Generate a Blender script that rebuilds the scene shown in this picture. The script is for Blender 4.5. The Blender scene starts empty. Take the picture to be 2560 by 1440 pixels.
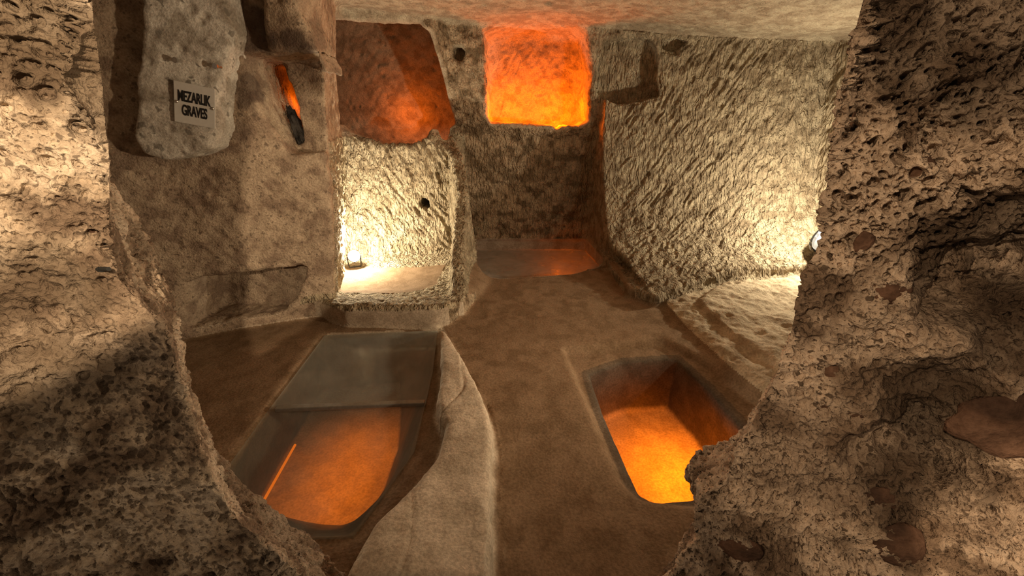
import bpy, bmesh, math, random, time
import numpy as np
from mathutils import Vector, Matrix
T0 = time.time()
random.seed(4)
sc = bpy.context.scene
C = sc.collection

# ------------------------------------------------------------------ camera, world, exposure
FPX, CH, PITCH = 1050.0, 1.35, math.atan(410 / 1050.0)
cam_d = bpy.data.cameras.new('camera'); cam = bpy.data.objects.new('camera', cam_d); C.objects.link(cam)
cam.location = (0, 0, CH); cam.rotation_euler = (math.pi / 2 - PITCH, 0, 0)
cam_d.sensor_width = 36.0; cam_d.lens = 36.0 * FPX / 2560.0; cam_d.clip_start = 0.02
sc.camera = cam
w = bpy.data.worlds.new('cave_dark'); sc.world = w; w.use_nodes = True
w.node_tree.nodes['Background'].inputs[0].default_value = (1.0, 0.76, 0.53, 1)
w.node_tree.nodes['Background'].inputs[1].default_value = 0.19
sc.view_settings.view_transform = 'Standard'; sc.view_settings.look = 'None'
sc.cycles.max_bounces = 6; sc.cycles.diffuse_bounces = 2; sc.cycles.glossy_bounces = 2; sc.cycles.transmission_bounces = 2; sc.cycles.transparent_max_bounces = 6; sc.cycles.sample_clamp_indirect = 6.0
sc.view_settings.gamma = 1.0; sc.view_settings.exposure = 0.0

def light(name, kind, loc, power, col, size=0.05, target=None, spot=None, blend=0.3, size_y=None):
    d = bpy.data.lights.new(name, kind); d.energy = power; d.color = col
    if kind == 'AREA':
        d.size = size
        if size_y: d.shape = 'RECTANGLE'; d.size_y = size_y
    else:
        d.shadow_soft_size = size
    if kind == 'SPOT': d.spot_size = spot; d.spot_blend = blend
    o = bpy.data.objects.new(name, d); C.objects.link(o); o.location = loc
    if target is not None:
        o.rotation_euler = (Vector(target) - Vector(loc)).to_track_quat('-Z', 'Y').to_euler()
    return o
R = math.radians
WARM = (1.0, 0.76, 0.50); COOL = (1.0, 0.87, 0.64); ORANGE = (1.0, 0.16, 0.001); AMBER = (1.0, 0.20, 0.001)
# the wall lamps of the passage the viewer stands in, with two added fills
light('passage_lamp', 'SPOT', (0.06, -0.54, 1.83), 200, WARM, 0.025, (-0.655, 0.142, 1.982), R(83), 0.03)
light('passage_lamp_low', 'SPOT', (0.30, -0.30, 1.0), 30, WARM, 0.02, (1.05, 0.51, 0.66), R(29), 0.08)
light('passage_fill_side', 'POINT', (-1.12, 0.12, 1.66), 6, WARM, 0.04)  # added fill that brings out the relief of the near rock
light('passage_fill_right', 'SPOT', (-0.42, -0.30, 1.72), 40, WARM, 0.03, (1.02, 0.52, 1.0), R(52), 0.35)  # added fill for the right foreground rock
# added fill for the dim chamber, unseen behind the right rock
light('chamber_fill', 'SPOT', (2.05, 1.28, 0.85), 165, WARM, 0.05, (-1.6, 3.1, 1.45), R(100), 0.75)

# ------------------------------------------------------------------ pixel -> place (2560 x 1440)
cp_, sp_ = math.cos(PITCH), math.sin(PITCH)
def ray(px, py):
    u = (px - 1280) / FPX; v = (720 - py) / FPX
    return np.array([u, cp_ + v * sp_, -sp_ + v * cp_])
def atY(px, py, Y):
    d = ray(px, py); t = Y / d[1]; return (d[0] * t, Y, CH + d[2] * t)
def atZ(px, py, Z):
    d = ray(px, py); t = (Z - CH) / d[2]; return (d[0] * t, d[1] * t, Z)
def xz(pts, Y): return [(atY(px, py, Y)[0], atY(px, py, Y)[2]) for px, py in pts]
def xy(pts, Z): return [atZ(px, py, Z)[:2] for px, py in pts]

# ------------------------------------------------------------------ numpy noise
def _h(ix, iy, iz, s):
    n = (ix * 374761393 + iy * 668265263 + iz * 2147483647 + s * 1274126177) & 0xFFFFFFFF
    n = ((n ^ (n >> 13)) * 1274126177) & 0xFFFFFFFF
    n = (n ^ (n >> 16)) & 0xFFFFFFFF
    return n.astype(np.float32) / np.float32(4294967295.0)
def vnoise(p, s=0):
    f = np.floor(p); i = f.astype(np.int64); t = (p - f).astype(np.float32); t = t * t * (3 - 2 * t)
    r = 0
    for a in (0, 1):
        wx = t[:, 0] if a else 1 - t[:, 0]
        for b in (0, 1):
            wy = t[:, 1] if b else 1 - t[:, 1]
            for c in (0, 1):
                wz = t[:, 2] if c else 1 - t[:, 2]
                r = r + wx * wy * wz * _h(i[:, 0] + a, i[:, 1] + b, i[:, 2] + c, s)
    return r * 2 - 1
def fbm(p, o=4, s=0):
    r = 0; a = 0.5
    for k in range(o):
        r = r + a * vnoise(p * (2.03 ** k), s + 17 * k); a *= 0.5
    return r
def pores(p, s=0, keep=0.6):
    """0..1, 1 in the middle of a pore: random cells holding a small hollow each"""
    p = p.astype(np.float32); f = np.floor(p - 0.5).astype(np.int64); best = np.full(len(p), 9.0, np.float32)
    for a in (0, 1):
        for b in (0, 1):
            for c in (0, 1):
                ix, iy, iz = f[:, 0] + a, f[:, 1] + b, f[:, 2] + c
                hk = _h(ix, iy, iz, s + 11); hx = (hk * 37.7) % 1.0; hy = (hk * 91.3) % 1.0; hz = (hk * 173.1) % 1.0
                rad = 0.24 + 0.26 * ((hk * 13.7) % 1.0)
                d = np.sqrt((ix + hx - p[:, 0]) ** 2 + (iy + hy - p[:, 1]) ** 2 + (iz + hz - p[:, 2]) ** 2) / rad
                best = np.minimum(best, np.where(hk < keep, d, 9.0))
    return np.clip(1 - best, 0, 1)
def rock_attrs(P, pore_shade=24.0, blot=2.2, seed=300):
    """stone colouring carried on the mesh: tone, pore shade painted as dark spots, broad patches (all 0..1)"""
    at = dict(tone=np.clip(fbm(P * 14, 4, seed + 7) * .9 + .5, 0, 1), patch=np.clip(fbm(P * blot, 3, seed + 20) + .5, 0, 1))
    if pore_shade: at['pore_shade'] = sstep(.08, .34, pores((P + .3 / pore_shade * vnoise(P * pore_shade * .9, seed)[:, None]) * pore_shade, seed + 5, .75))
    return at
def set_attrs(me, at):
    for k, v in at.items():
        a_ = me.attributes.new(k, 'FLOAT', 'POINT'); a_.data.foreach_set('value', np.asarray(v, np.float32))
def mesh_attrs(me, pore_shade, blot=2.2, seed=300):
    co = np.empty(len(me.vertices) * 3, np.float32); me.vertices.foreach_get('co', co); set_attrs(me, rock_attrs(co.reshape(-1, 3).astype(np.float64), pore_shade, blot, seed))
def sstep(a, b, x):
    t = np.clip((x - a) / (b - a), 0, 1); return t * t * (3 - 2 * t)

# ------------------------------------------------------------------ signed fields and meshing
def smin(a, b, k): h = np.maximum(k - np.abs(a - b), 0) / k; return np.minimum(a, b) - h * h * k * 0.25
def smax(a, b, k): return -smin(-a, -b, k)
def poly(pts, x, y):
    """signed distance to a polygon in the plane, negative inside"""
    x, y = np.broadcast_arrays(np.asarray(x, np.float32), np.asarray(y, np.float32))
    d = np.full(x.shape, 1e9, np.float32); sg = np.ones(x.shape, np.float32); n = len(pts)
    for i in range(n):
        ax, ay = pts[i]; bx, by = pts[i - 1]
        ex, ey = bx - ax, by - ay; wx, wy = x - ax, y - ay
        t = np.clip((wx * ex + wy * ey) / (ex * ex + ey * ey + 1e-12), 0, 1)
        dx, dy = wx - ex * t, wy - ey * t; d = np.minimum(d, dx * dx + dy * dy)
        c1 = y >= ay; c2 = y < by; c3 = ex * wy > ey * wx
        sg = np.where((c1 & c2 & c3) | (~c1 & ~c2 & ~c3), -sg, sg)
    return sg * np.sqrt(d)
def surface_nets(S, org, h):
    """S > 0 is rock, S < 0 is air; quads face the air"""
    I = S > 0; nx, ny, nz = S.shape
    cnt = np.zeros((nx - 1, ny - 1, nz - 1), np.uint8)
    for a in (0, 1):
        for b in (0, 1):
            for c in (0, 1): cnt += I[a:nx - 1 + a, b:ny - 1 + b, c:nz - 1 + c]
    act = (cnt > 0) & (cnt < 8); idx = np.full(act.shape, -1, np.int32)
    cells = np.argwhere(act); idx[act] = np.arange(len(cells), dtype=np.int32)
    cv = np.stack([S[cells[:, 0] + a, cells[:, 1] + b, cells[:, 2] + c] for a in (0, 1) for b in (0, 1) for c in (0, 1)], 1)
    co = np.array([(a, b, c) for a in (0, 1) for b in (0, 1) for c in (0, 1)], np.float32)
    acc = np.zeros((len(cells), 3), np.float32); n = np.zeros(len(cells), np.float32)
    for i in range(8):
        for j in range(i + 1, 8):
            if np.abs(co[i] - co[j]).sum() != 1: continue
            m = (cv[:, i] > 0) != (cv[:, j] > 0)
            t = np.where(m, cv[:, i] / (cv[:, i] - cv[:, j] + 1e-20), 0)
            acc += np.where(m[:, None], co[i] + t[:, None] * (co[j] - co[i]), 0); n += m
    V = (cells + acc / n[:, None]) * h + np.array(org, np.float32)
    Q = []
    for ax in range(3):
        sl = [slice(None)] * 3; sl2 = [slice(None)] * 3
        sl[ax] = slice(0, -1); sl2[ax] = slice(1, None)
        A, B = I[tuple(sl)], I[tuple(sl2)]
        e = np.argwhere(A != B); u, v = (ax + 1) % 3, (ax + 2) % 3
        e = e[(e[:, u] > 0) & (e[:, v] > 0) & (e[:, u] < S.shape[u] - 1) & (e[:, v] < S.shape[v] - 1)]
        up = A[e[:, 0], e[:, 1], e[:, 2]]
        def at(du, dv):
            q = e.copy(); q[:, u] -= du; q[:, v] -= dv; return idx[q[:, 0], q[:, 1], q[:, 2]]
        q = np.stack([at(1, 1), at(0, 1), at(0, 0), at(1, 0)], 1)
        Q.append(np.where(up[:, None], q, q[:, ::-1]))
    return V.astype(np.float32), np.concatenate(Q)
def subdivide(V, Q):
    E = np.sort(np.stack([Q, np.roll(Q, -1, 1)], 2).reshape(-1, 2), 1)
    key = E[:, 0].astype(np.int64) * len(V) + E[:, 1]
    uk, inv = np.unique(key, return_inverse=True); inv = inv.reshape(-1)
    M = (V[uk // len(V)] + V[uk % len(V)]) * 0.5; Fc = V[Q].mean(1)
    e = inv.reshape(-1, 4) + len(V); f = np.arange(len(Q)) + len(V) + len(M)
    V2 = np.concatenate([V, M, Fc]); N = []
    for k in range(4): N.append(np.stack([Q[:, k], e[:, k], f, e[:, (k + 3) % 4]], 1))
    return V2, np.stack(N, 1).reshape(-1, 4)
def vnormals(V, Q):
    n = np.cross(V[Q[:, 2]] - V[Q[:, 0]], V[Q[:, 3]] - V[Q[:, 1]]); r = np.zeros_like(V)
    for k in range(4):
        for d in range(3): r[:, d] += np.bincount(Q[:, k], n[:, d], len(V)).astype(np.float32)
    return r / (np.linalg.norm(r, axis=1, keepdims=True) + 1e-12)
def relax(V, Q, it=1, f=0.5):
    for _ in range(it):
        s = np.zeros_like(V); n = np.zeros(len(V), np.float32)
        for k in range(4):
            for o in (1, 3):
                j = Q[:, (k + o) % 4]
                for d in range(3): s[:, d] += np.bincount(Q[:, k], V[j, d], len(V)).astype(np.float32)
                n += np.bincount(Q[:, k], minlength=len(V)).astype(np.float32)
        V = V * (1 - f) + f * s / np.maximum(n, 1)[:, None]
    return V

# ------------------------------------------------------------------ object helpers
def link(name, me, parent=None):
    o = bpy.data.objects.new(name, me); C.objects.link(o)
    if parent is not None: o.parent = parent
    return o
def np_mesh(name, V, Q, mat, smooth=True):
    used = np.unique(Q); mp = np.zeros(len(V), np.int32); mp[used] = np.arange(len(used)); V = V[used]; Q = mp[Q]
    me = bpy.data.meshes.new(name)
    me.vertices.add(len(V)); me.vertices.foreach_set('co', V.astype(np.float32).ravel())
    me.loops.add(Q.size); me.loops.foreach_set('vertex_index', Q.astype(np.int32).ravel())
    me.polygons.add(len(Q)); me.polygons.foreach_set('loop_start', np.arange(0, Q.size, Q.shape[1], dtype=np.int32))
    me.update(calc_edges=True)
    if smooth: me.polygons.foreach_set('use_smooth', np.ones(len(Q), bool))
    me.materials.append(mat); return me
def bm_obj(name, bm, mat, parent=None, smooth=False):
    me = bpy.data.meshes.new(name); bm.normal_update(); bm.to_mesh(me); bm.free(); me.materials.append(mat)
    if smooth: me.polygons.foreach_set('use_smooth', np.ones(len(me.polygons), bool))
    return link(name, me, parent)
def empty(name, loc): o = link(name, None); o.location = loc; o.empty_display_size = 0.05; return o
def tag(o, label=None, cat=None, group=None, kind=None):
    for k, v in (('label', label), ('category', cat), ('group', group), ('kind', kind)):
        if v: o[k] = v
    return o

# ------------------------------------------------------------------ materials
class NT:
    def __init__(s, name):
        s.m = bpy.data.materials.new(name); s.m.use_nodes = True; s.t = s.m.node_tree; s.t.nodes.clear()
        s.out = s.n('ShaderNodeOutputMaterial')
    def n(s, typ, **kw):
        nd = s.t.nodes.new(typ)
        for k, v in kw.items():
            if k in ('op', 'operation'): nd.operation = v
            elif hasattr(nd, k): setattr(nd, k, v)
        return nd
    def l(s, a, b): s.t.links.new(a, b)
    def noise(s, vec, scale, detail=4, rough=0.55, dist=0.0):
        nd = s.n('ShaderNodeTexNoise'); s.l(vec, nd.inputs['Vector']); nd.inputs['Scale'].default_value = scale
        nd.inputs['Detail'].default_value = detail; nd.inputs['Roughness'].default_value = rough; nd.inputs['Distortion'].default_value = dist
        return nd.outputs['Fac']
    def ramp(s, fac, stops):
        nd = s.n('ShaderNodeValToRGB'); s.l(fac, nd.inputs[0]); e = nd.color_ramp.elements
        while len(e) < len(stops): e.new(0.5)
        for el, (p, c) in zip(e, stops): el.position = p; el.color = (*c, 1) if len(c) == 3 else c
        return nd.outputs[0]
    def mr(s, v, a, b, c=0.0, d=1.0):
        nd = s.n('ShaderNodeMapRange'); s.l(v, nd.inputs[0])
        for i, q in enumerate((a, b, c, d)): nd.inputs[i + 1].default_value = q
        nd.interpolation_type = 'SMOOTHSTEP'; return nd.outputs[0]
    def math(s, op, a, b):
        nd = s.n('ShaderNodeMath', operation=op)
        for i, q in enumerate((a, b)):
            if isinstance(q, (int, float)): nd.inputs[i].default_value = q
            else: s.l(q, nd.inputs[i])
        return nd.outputs[0]
    def mix(s, f, a, b, typ='MIX'):
        nd = s.n('ShaderNodeMix', data_type='RGBA', blend_type=typ)
        for i, q in ((0, f), (6, a), (7, b)):
            if isinstance(q, (int, float)): nd.inputs[i].default_value = q
            elif isinstance(q, tuple): nd.inputs[i].default_value = (*q, 1)
            else: s.l(q, nd.inputs[i])
        return nd.outputs[2]
    def mapping(s, scale=(1, 1, 1), rot=(0, 0, 0)):
        tc = s.n('ShaderNodeTexCoord'); mp = s.n('ShaderNodeMapping'); s.l(tc.outputs['Object'], mp.inputs[0])
        mp.inputs['Scale'].default_value = scale; mp.inputs['Rotation'].default_value = rot; return mp.outputs[0]
    def bump(s, h, strength, dist, prev=None):
        nd = s.n('ShaderNodeBump'); nd.inputs['Strength'].default_value = strength; nd.inputs['Distance'].default_value = dist
        s.l(h, nd.inputs['Height'])
        if prev is not None: s.l(prev, nd.inputs['Normal'])
        return nd.outputs[0]

def tuff(name, light_c, mid_c, dark_c, pore_shade_amt=0.5, grain=1.0, chisel=None, blot=0.35, rough=0.92, shade_patches=None, attr=None, vor=None):
    """hewn volcanic tuff: mottled tone, pore shade painted as dark spots, fine grain; chisel = (rotation, strength, scale) for tool strokes"""
    s = NT(name); P = s.mapping()
    def att(k):
        n_ = s.n('ShaderNodeAttribute'); n_.attribute_name = k; return n_.outputs['Fac']
    fine = s.noise(P, 90, 3, 0.6); mid = att('tone')
    col = s.ramp(mid, [(0.28, dark_c), (0.50, mid_c), (0.74, light_c)])
    col = s.mix(s.math('MULTIPLY', s.mr(att('patch'), 0.50, 0.72), blot), col, dark_c)
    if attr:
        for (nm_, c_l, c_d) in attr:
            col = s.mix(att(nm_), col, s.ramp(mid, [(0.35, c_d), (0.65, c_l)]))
    col = s.mix(0.55, col, s.ramp(fine, [(0.34, (0.45, 0.42, 0.40)), (0.66, (1.12, 1.12, 1.12))]), 'MULTIPLY')
    if vor:
        wv = s.n('ShaderNodeVectorMath', operation='ADD'); s.l(P, wv.inputs[0])
        nz = s.n('ShaderNodeTexNoise'); s.l(P, nz.inputs['Vector']); nz.inputs['Scale'].default_value = vor[0] * 1.6; nz.inputs['Detail'].default_value = 0
        sc_ = s.n('ShaderNodeVectorMath', operation='SCALE'); s.l(nz.outputs['Color'], sc_.inputs[0]); sc_.inputs['Scale'].default_value = 1.1 / vor[0]
        s.l(sc_.outputs[0], wv.inputs[1]); fk = None
        for v_ in vor:
            vo = s.n('ShaderNodeTexVoronoi'); s.l(wv.outputs[0], vo.inputs['Vector']); vo.inputs['Scale'].default_value = v_
            sx = s.n('ShaderNodeSeparateColor'); s.l(vo.outputs['Color'], sx.inputs[0])
            thr = s.math('SUBTRACT', s.math('MULTIPLY', s.math('MULTIPLY', sx.outputs[0], sx.outputs[0]), 0.70), 0.13)
            p_ = s.mr(s.math('SUBTRACT', vo.outputs['Distance'], thr), 0.03, -0.16); fk = p_ if fk is None else s.math('MAXIMUM', fk, p_)
    else:
        fk = att('pore_shade')
    col = s.mix(s.math('MULTIPLY', fk, pore_shade_amt), col, tuple(q * 0.45 for q in dark_c))  # spots darkened in colour for the shade inside pores
    if shade_patches:
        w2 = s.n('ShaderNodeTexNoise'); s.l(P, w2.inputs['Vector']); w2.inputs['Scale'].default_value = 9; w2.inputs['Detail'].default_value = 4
        for (cx, cy, cz, rad, tone, amt) in shade_patches:
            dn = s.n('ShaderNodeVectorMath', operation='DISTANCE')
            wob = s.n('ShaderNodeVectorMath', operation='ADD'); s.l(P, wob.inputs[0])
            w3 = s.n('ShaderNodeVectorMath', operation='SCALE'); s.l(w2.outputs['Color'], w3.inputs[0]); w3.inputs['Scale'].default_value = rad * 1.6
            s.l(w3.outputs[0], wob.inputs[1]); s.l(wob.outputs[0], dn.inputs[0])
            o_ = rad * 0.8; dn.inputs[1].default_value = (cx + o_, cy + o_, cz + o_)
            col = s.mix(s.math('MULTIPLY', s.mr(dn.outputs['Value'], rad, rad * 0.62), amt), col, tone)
    bs = s.n('ShaderNodeBsdfPrincipled'); s.l(col, bs.inputs['Base Color']); bs.inputs['Roughness'].default_value = rough
    bs.inputs['Specular IOR Level'].default_value = 0.08
    nrm = s.bump(fine, 0.8, 0.009 * grain)
    if chisel:
        rot, st, scl = chisel
        nrm = s.bump(s.mr(s.noise(s.mapping(scl, rot), 1.0, 2, 0.6, 0.9), 0.3, 0.7), 1.0, st, nrm)
    s.l(nrm, bs.inputs['Normal']); s.l(bs.outputs[0], s.out.inputs[0]); return s.m

SHADE_W = [(*atY(px, py, Y), rad, (0.085, 0.058, 0.048), am) for px, py, Y, rad, am in ((640, 70, 2.68, .16, .8), (620, 230, 2.68, .13, .65), (740, 110, 2.65, .10, .7), (600, 330, 2.66, .08, .4))]  # darkening painted on the upper left wall where little light falls
TAN_L, TAN_M, TAN_D = (0.50, 0.41, 0.29), (0.40, 0.315, 0.215), (0.22, 0.16, 0.105)
M = {}
M['floor'] = tuff('brown_floor_tuff', (0.32, 0.22, 0.138), (0.29, 0.198, 0.122), (0.24, 0.16, 0.095), 0.15, 0.35, blot=0.25, attr=[('curb', (0.68, 0.58, 0.45), (0.56, 0.47, 0.355)), ('pit_wall_shade', (0.13, 0.105, 0.08), (0.10, 0.08, 0.06)), ('pit_bottom', (0.50, 0.42, 0.33), (0.42, 0.345, 0.27))])  # brown floor, with paler curb and pit tones mixed in by attribute
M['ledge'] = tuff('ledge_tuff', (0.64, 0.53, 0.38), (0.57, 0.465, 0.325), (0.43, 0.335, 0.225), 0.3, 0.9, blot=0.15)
M['ceiling'] = tuff('ceiling_tuff', (0.50, 0.42, 0.30), (0.42, 0.34, 0.24), (0.33, 0.255, 0.175), 0.5, 1.3, blot=0.1, vor=(46,))
M['wall_left'] = tuff('left_wall_tuff', (0.54, 0.42, 0.30), (0.47, 0.36, 0.255), (0.33, 0.24, 0.17), 0.7, 1.3, blot=0.22, shade_patches=SHADE_W, vor=(45,))
M['wall_back'] = tuff('back_wall_tuff', (0.60, 0.46, 0.31), (0.47, 0.355, 0.235), (0.25, 0.18, 0.11), 0.4, 1.6, ((0, 0, 0), 0.02, (30, 30, 9)), blot=0.4, vor=(46,))
M['wall_right'] = tuff('chiselled_tuff', (0.50, 0.41, 0.28), (0.43, 0.345, 0.235), (0.30, 0.23, 0.15), 0.35, 1.1, ((0, R(-25), 0), 0.022, (26, 20, 7)), blot=0.25)
M['bay'] = tuff('bay_tuff', (0.58, 0.48, 0.33), (0.50, 0.41, 0.275), (0.36, 0.28, 0.18), 0.4, 1.3, ((0, R(25), 0), 0.028, (26, 20, 9)), blot=0.15)
M['niche'] = tuff('niche_tuff', (0.54, 0.44, 0.32), (0.48, 0.39, 0.28), (0.36, 0.28, 0.19), 0.3, 1.0, blot=0.2, vor=(42,))
M['pit'] = tuff('pit_tuff', (0.50, 0.42, 0.33), (0.46, 0.385, 0.30), (0.38, 0.31, 0.235), 0.2, 0.3, blot=0.15)

# ------------------------------------------------------------------ the chamber as one carved field
def prof(zk, vk, z): return np.interp(z, zk, vk).astype(np.float32)
ROOM = [(-3.0, -2.0), (-2.75, 1.4), (-2.45, 2.25), (-2.0, 2.55), (-1.55, 2.74), (-1.25, 2.86), (-1.40, 3.3), (-1.73, 4.4), (-1.73, 6.5), (3.05, 6.5), (3.05, -2.0)]
BAY = [(-2.2, 4.9), (-2.2, 2.9), (-1.42, 2.84), (-1.32, 2.74), (-1.16, 2.655), (-.80, 2.66), (-.54, 2.67), (-.45, 2.72), (-.38, 2.88), (-.29, 3.20), (-.20, 3.48), (-.08, 3.66), (-.26, 3.76), (-.40, 4.1), (-.42, 5.4), (-2.2, 5.4)]
TROUGH = [(-.44, 5.0), (-.42, 4.0), (-.27, 3.76), (-.11, 3.70), (.30, 3.75), (.58, 3.83), (.84, 4.02), (.97, 4.25), (.90, 5.0)]
PIT_L = xy([(812, 838), (1094, 826), (1082, 930), (1052, 1060), (1035, 1130), (960, 1235), (905, 1310), (880, 1340), (640, 1350), (560, 1180), (660, 1040)], 0.0)
PIT_LF = xy([(800, 985), (1003, 962), (993, 1130), (955, 1235), (900, 1312), (650, 1328), (622, 1305), (760, 1062)], -0.46)
REC_R = xy([(1405, 862), (1660, 842), (1780, 905), (1925, 1010), (1900, 1150), (1800, 1260), (1600, 1240), (1545, 1190)], 0.0)
PIT_R = xy([(1475, 925), (1560, 895), (1690, 888), (1770, 960), (1890, 1090), (1830, 1190), (1790, 1225), (1640, 1242), (1598, 1218), (1510, 1030)], -0.03)
RIDGE = xy([(1040, 768), (1092, 772), (1120, 835), (1148, 880), (1190, 950), (1222, 1020), (1233, 1085), (1226, 1200), (1229, 1320), (1224, 1480), (840, 1480), (880, 1400), (940, 1310), (1030, 1205), (1090, 1130), (1110, 1060), (1090, 1000), (1100, 920), (1098, 830)], 0.10)
LEDGE = xy([(1640, 735), (1700, 700), (2200, 640), (2300, 1050), (1960, 1050), (1915, 985), (1800, 890), (1700, 800)], 0.06)
BENCH = xy([(1745, 742), (1775, 715), (1830, 690), (2250, 640), (2350, 1000), (1950, 905), (1935, 890), (1845, 825)], 0.13)
SCOOP_LIP = xy([(1570, 700), (1640, 722), (1700, 705), (1760, 690), (1850, 680), (1990, 672), (2300, 640)], 0.16) + [(3.3, 5.6), (0.86, 5.6), (0.95, 4.2)]
NICHE = xz([(1208, 78), (1240, 62), (1330, 55), (1440, 62), (1466, 85), (1478, 190), (1470, 235), (1474, 300), (1455, 314), (1408, 314), (1398, 324), (1386, 314), (1290, 310), (1226, 306), (1217, 292), (1213, 180)], 4.66)
WIN = xz([(790, 40), (1045, 52), (1070, 75), (1098, 180), (1118, 290), (1121, 308), (1112, 318), (1075, 324), (1060, 350), (1030, 366), (950, 360), (880, 335), (842, 310), (760, 300)], 4.36)
WIN_ROOM = [(-2.25, 1.02), (-1.9, 1.0), (-.95, 1.0), (-.68, 1.2), (-.67, 1.45), (-.78, 1.95), (-.82, 2.46), (-2.25, 2.46)]
SLOT = xz([(1512, 105), (1545, 92), (1630, 92), (1648, 120), (1640, 200), (1646, 240), (1600, 252), (1540, 258), (1505, 242), (1492, 222), (1500, 160)], 4.6)
SLOT2 = xz([(1660, 100), (1700, 92), (1722, 104), (1690, 128), (1655, 122)], 4.6)
CUT = xz([(688, 158), (850, 150), (850, 372), (800, 382), (768, 378), (742, 338), (722, 292), (704, 240)], 3.0)
SLIT = xz([(680, 162), (712, 162), (734, 222), (752, 285), (764, 352), (750, 362), (736, 330), (718, 290), (700, 240)], 3.02)
WEDGE = xz([(640, -320), (690, 20), (684, 100), (690, 156), (745, 172), (800, 184), (824, 182), (821, 160), (795, 100), (772, 45), (800, -320)], 2.72)
UNDER = xz([(470, 700), (500, 694), (720, 697), (716, 730), (690, 790), (665, 812), (480, 812)], 2.55)  # recess shaped in to give the dark of a cast shadow

def back_y(x, z):
    bay = prof([-.5, .1, .3, .6, 1.0, 1.15, 1.3, 2.4], [4.18, 4.20, 4.28, 4.36, 4.37, 4.36, 4.40, 4.42], z)
    mid = prof([-.7, -.1, .0, .2, 1.2, 1.4, 1.6, 2.4], [5.0, 5.0, 4.98, 4.96, 4.84, 4.72, 4.62, 4.62], z)
    scp = prof([-.2, .10, .16, .24, .36, .55, .8, 1.2, 1.6, 2.4], [2.9, 3.05, 3.45, 3.85, 4.10, 4.28, 4.42, 4.52, 4.58, 4.64], z)
    scp = scp - 0.10 * sstep(1.4, 2.8, x) * 1.0
    xr = 0.84 + 0.0 * z
    a = sstep(-.80, -.62, x) * sstep(1.12, 1.28, z) + (1 - sstep(1.12, 1.28, z)) * sstep(-.66, -.52, x)
    y = bay * (1 - a) + mid * a
    return y, scp
def field(x, y, z):
    f = {}
    xs = x - 0.11 * (z - 0.65) * np.where(x < 0, 1, 0)
    plan = poly(ROOM, xs, y + 0 * z) if z.ndim < 2 or z.size == z.shape[0] else None
    if plan is None:
        plan = poly(ROOM, x - 0 * y, y)
        # lean of the left wall: first order, moves the left edge with height
        g = np.where(x < 0, 0.10 * (z - 0.65) * sstep(2.0, 2.9, y), 0)
        plan = plan + g
    else:
        plan = poly(ROOM, x, y) + np.where(x < 0, 0.10 * (z - 0.65) * sstep(2.0, 2.9, y), 0)
    by, sy = back_y(x, z)
    xl = 0.845 + 0.30 * np.clip((0.52 - z) / 0.5, 0, 1) * np.clip((4.7 - y) / 1.0, 0, 1)
    right_mass = np.maximum(np.maximum(sy - y, 0.9 * (xl - x)), poly(SCOOP_LIP, x, y) - 0.0)           # <0 inside the right rock
    ceil = 2.24 - 0.05 * np.clip(x, -2, 3) + 0.02 * np.sin(x * 2.1) + 0.012 * np.sin(y * 3)
    room = smax(smax(plan, y - by, 0.06), z - ceil, 0.08)
    room = smax(room, -right_mass, 0.04)
    fl = 0.015 * np.sin(x * 1.7 + 1) * np.sin(y * 2.1) - 0.03 * sstep(1.9, 1.2, y) * sstep(-.2, .1, x)
    room = smax(room, fl - z, 0.03)
    # rock left standing on the floor
    bay_top = 0.17 - 0.13 * np.clip((y - 2.72) / 0.62, 0, 1) + 0.06 * sstep(3.95, 4.3, y) + 0.05 * sstep(-1.0, -.5, x) * sstep(3.0, 3.4, y) - 0.10 * sstep(-.36, -.14, x)
    bayb = smax(poly(BAY, x, y) + 0.06 * np.clip(0.12 - z, 0, .16), z - bay_top, 0.06)
    part_x = prof([2.7, 2.85, 3.1, 3.35, 3.75, 4.0, 4.3, 4.6], [-.40, -.42, -.42, -.45, -.46, -.46, -.54, -.66], y)
    part_z = prof([2.7, 2.85, 3.1, 3.35, 3.75, 4.0, 4.3, 4.6], [.05, .09, .19, .34, .60, .80, 1.08, 1.22], y)
    part = smax(np.maximum(np.abs(x - part_x) - 0.055 - 0.05 * np.clip(part_z - z, 0, 1.2), 2.9 - y), z - part_z, 0.04)
    rdg = smax(poly(RIDGE, x, y), z - 0.012 - (0.10 + 0.02 * np.sin(y * 3)) * sstep(2.75, 2.25, y), 0.04)
    led = smax(poly(LEDGE, x, y), z - 0.06 * sstep(.85, 1.45, x), 0.10)
    ben = smax(poly(BENCH, x, y), z - 0.105, 0.03)
    lip = smax(poly(SCOOP_LIP, x, y), z - 0.10 - 0.10 * sstep(1.3, 2.0, x), 0.03)
    wed = smax(poly(WEDGE, x, z), np.abs(y - 2.80 + 0.25 * (z - 1.7)) - 0.15, 0.03)
    bayb = np.minimum(bayb, 9); rock = smin(smin(smin(bayb, part, 0.05), rdg, 0.02), smin(smin(led, ben, 0.02), lip, 0.03), 0.02)
    room = smax(room, -rock, 0.02); room = smax(room, -wed, 0.02)
    # hollows cut into it
    tr = smax(poly(TROUGH, x, y), -0.55 - z, 0.05); tr = np.maximum(tr, z - 0.02)
    t = np.clip((-z) / 0.46, 0, 1)
    pl = poly(PIT_L, x, y) * (1 - t) + poly(PIT_LF, x, y) * t
    pl = np.maximum(smax(pl, -0.46 - z, 0.03), z - 0.3)
    lp = np.maximum(poly(PIT_L, x, y) - 0.022, np.maximum(-0.012 - z, z - 0.3))      # rebate for the glass
    rr = np.maximum(smax(poly(REC_R, x, y) + 0.4 * np.clip(-z, 0, .1), -0.055 - z, 0.02), z - 0.3)
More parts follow.
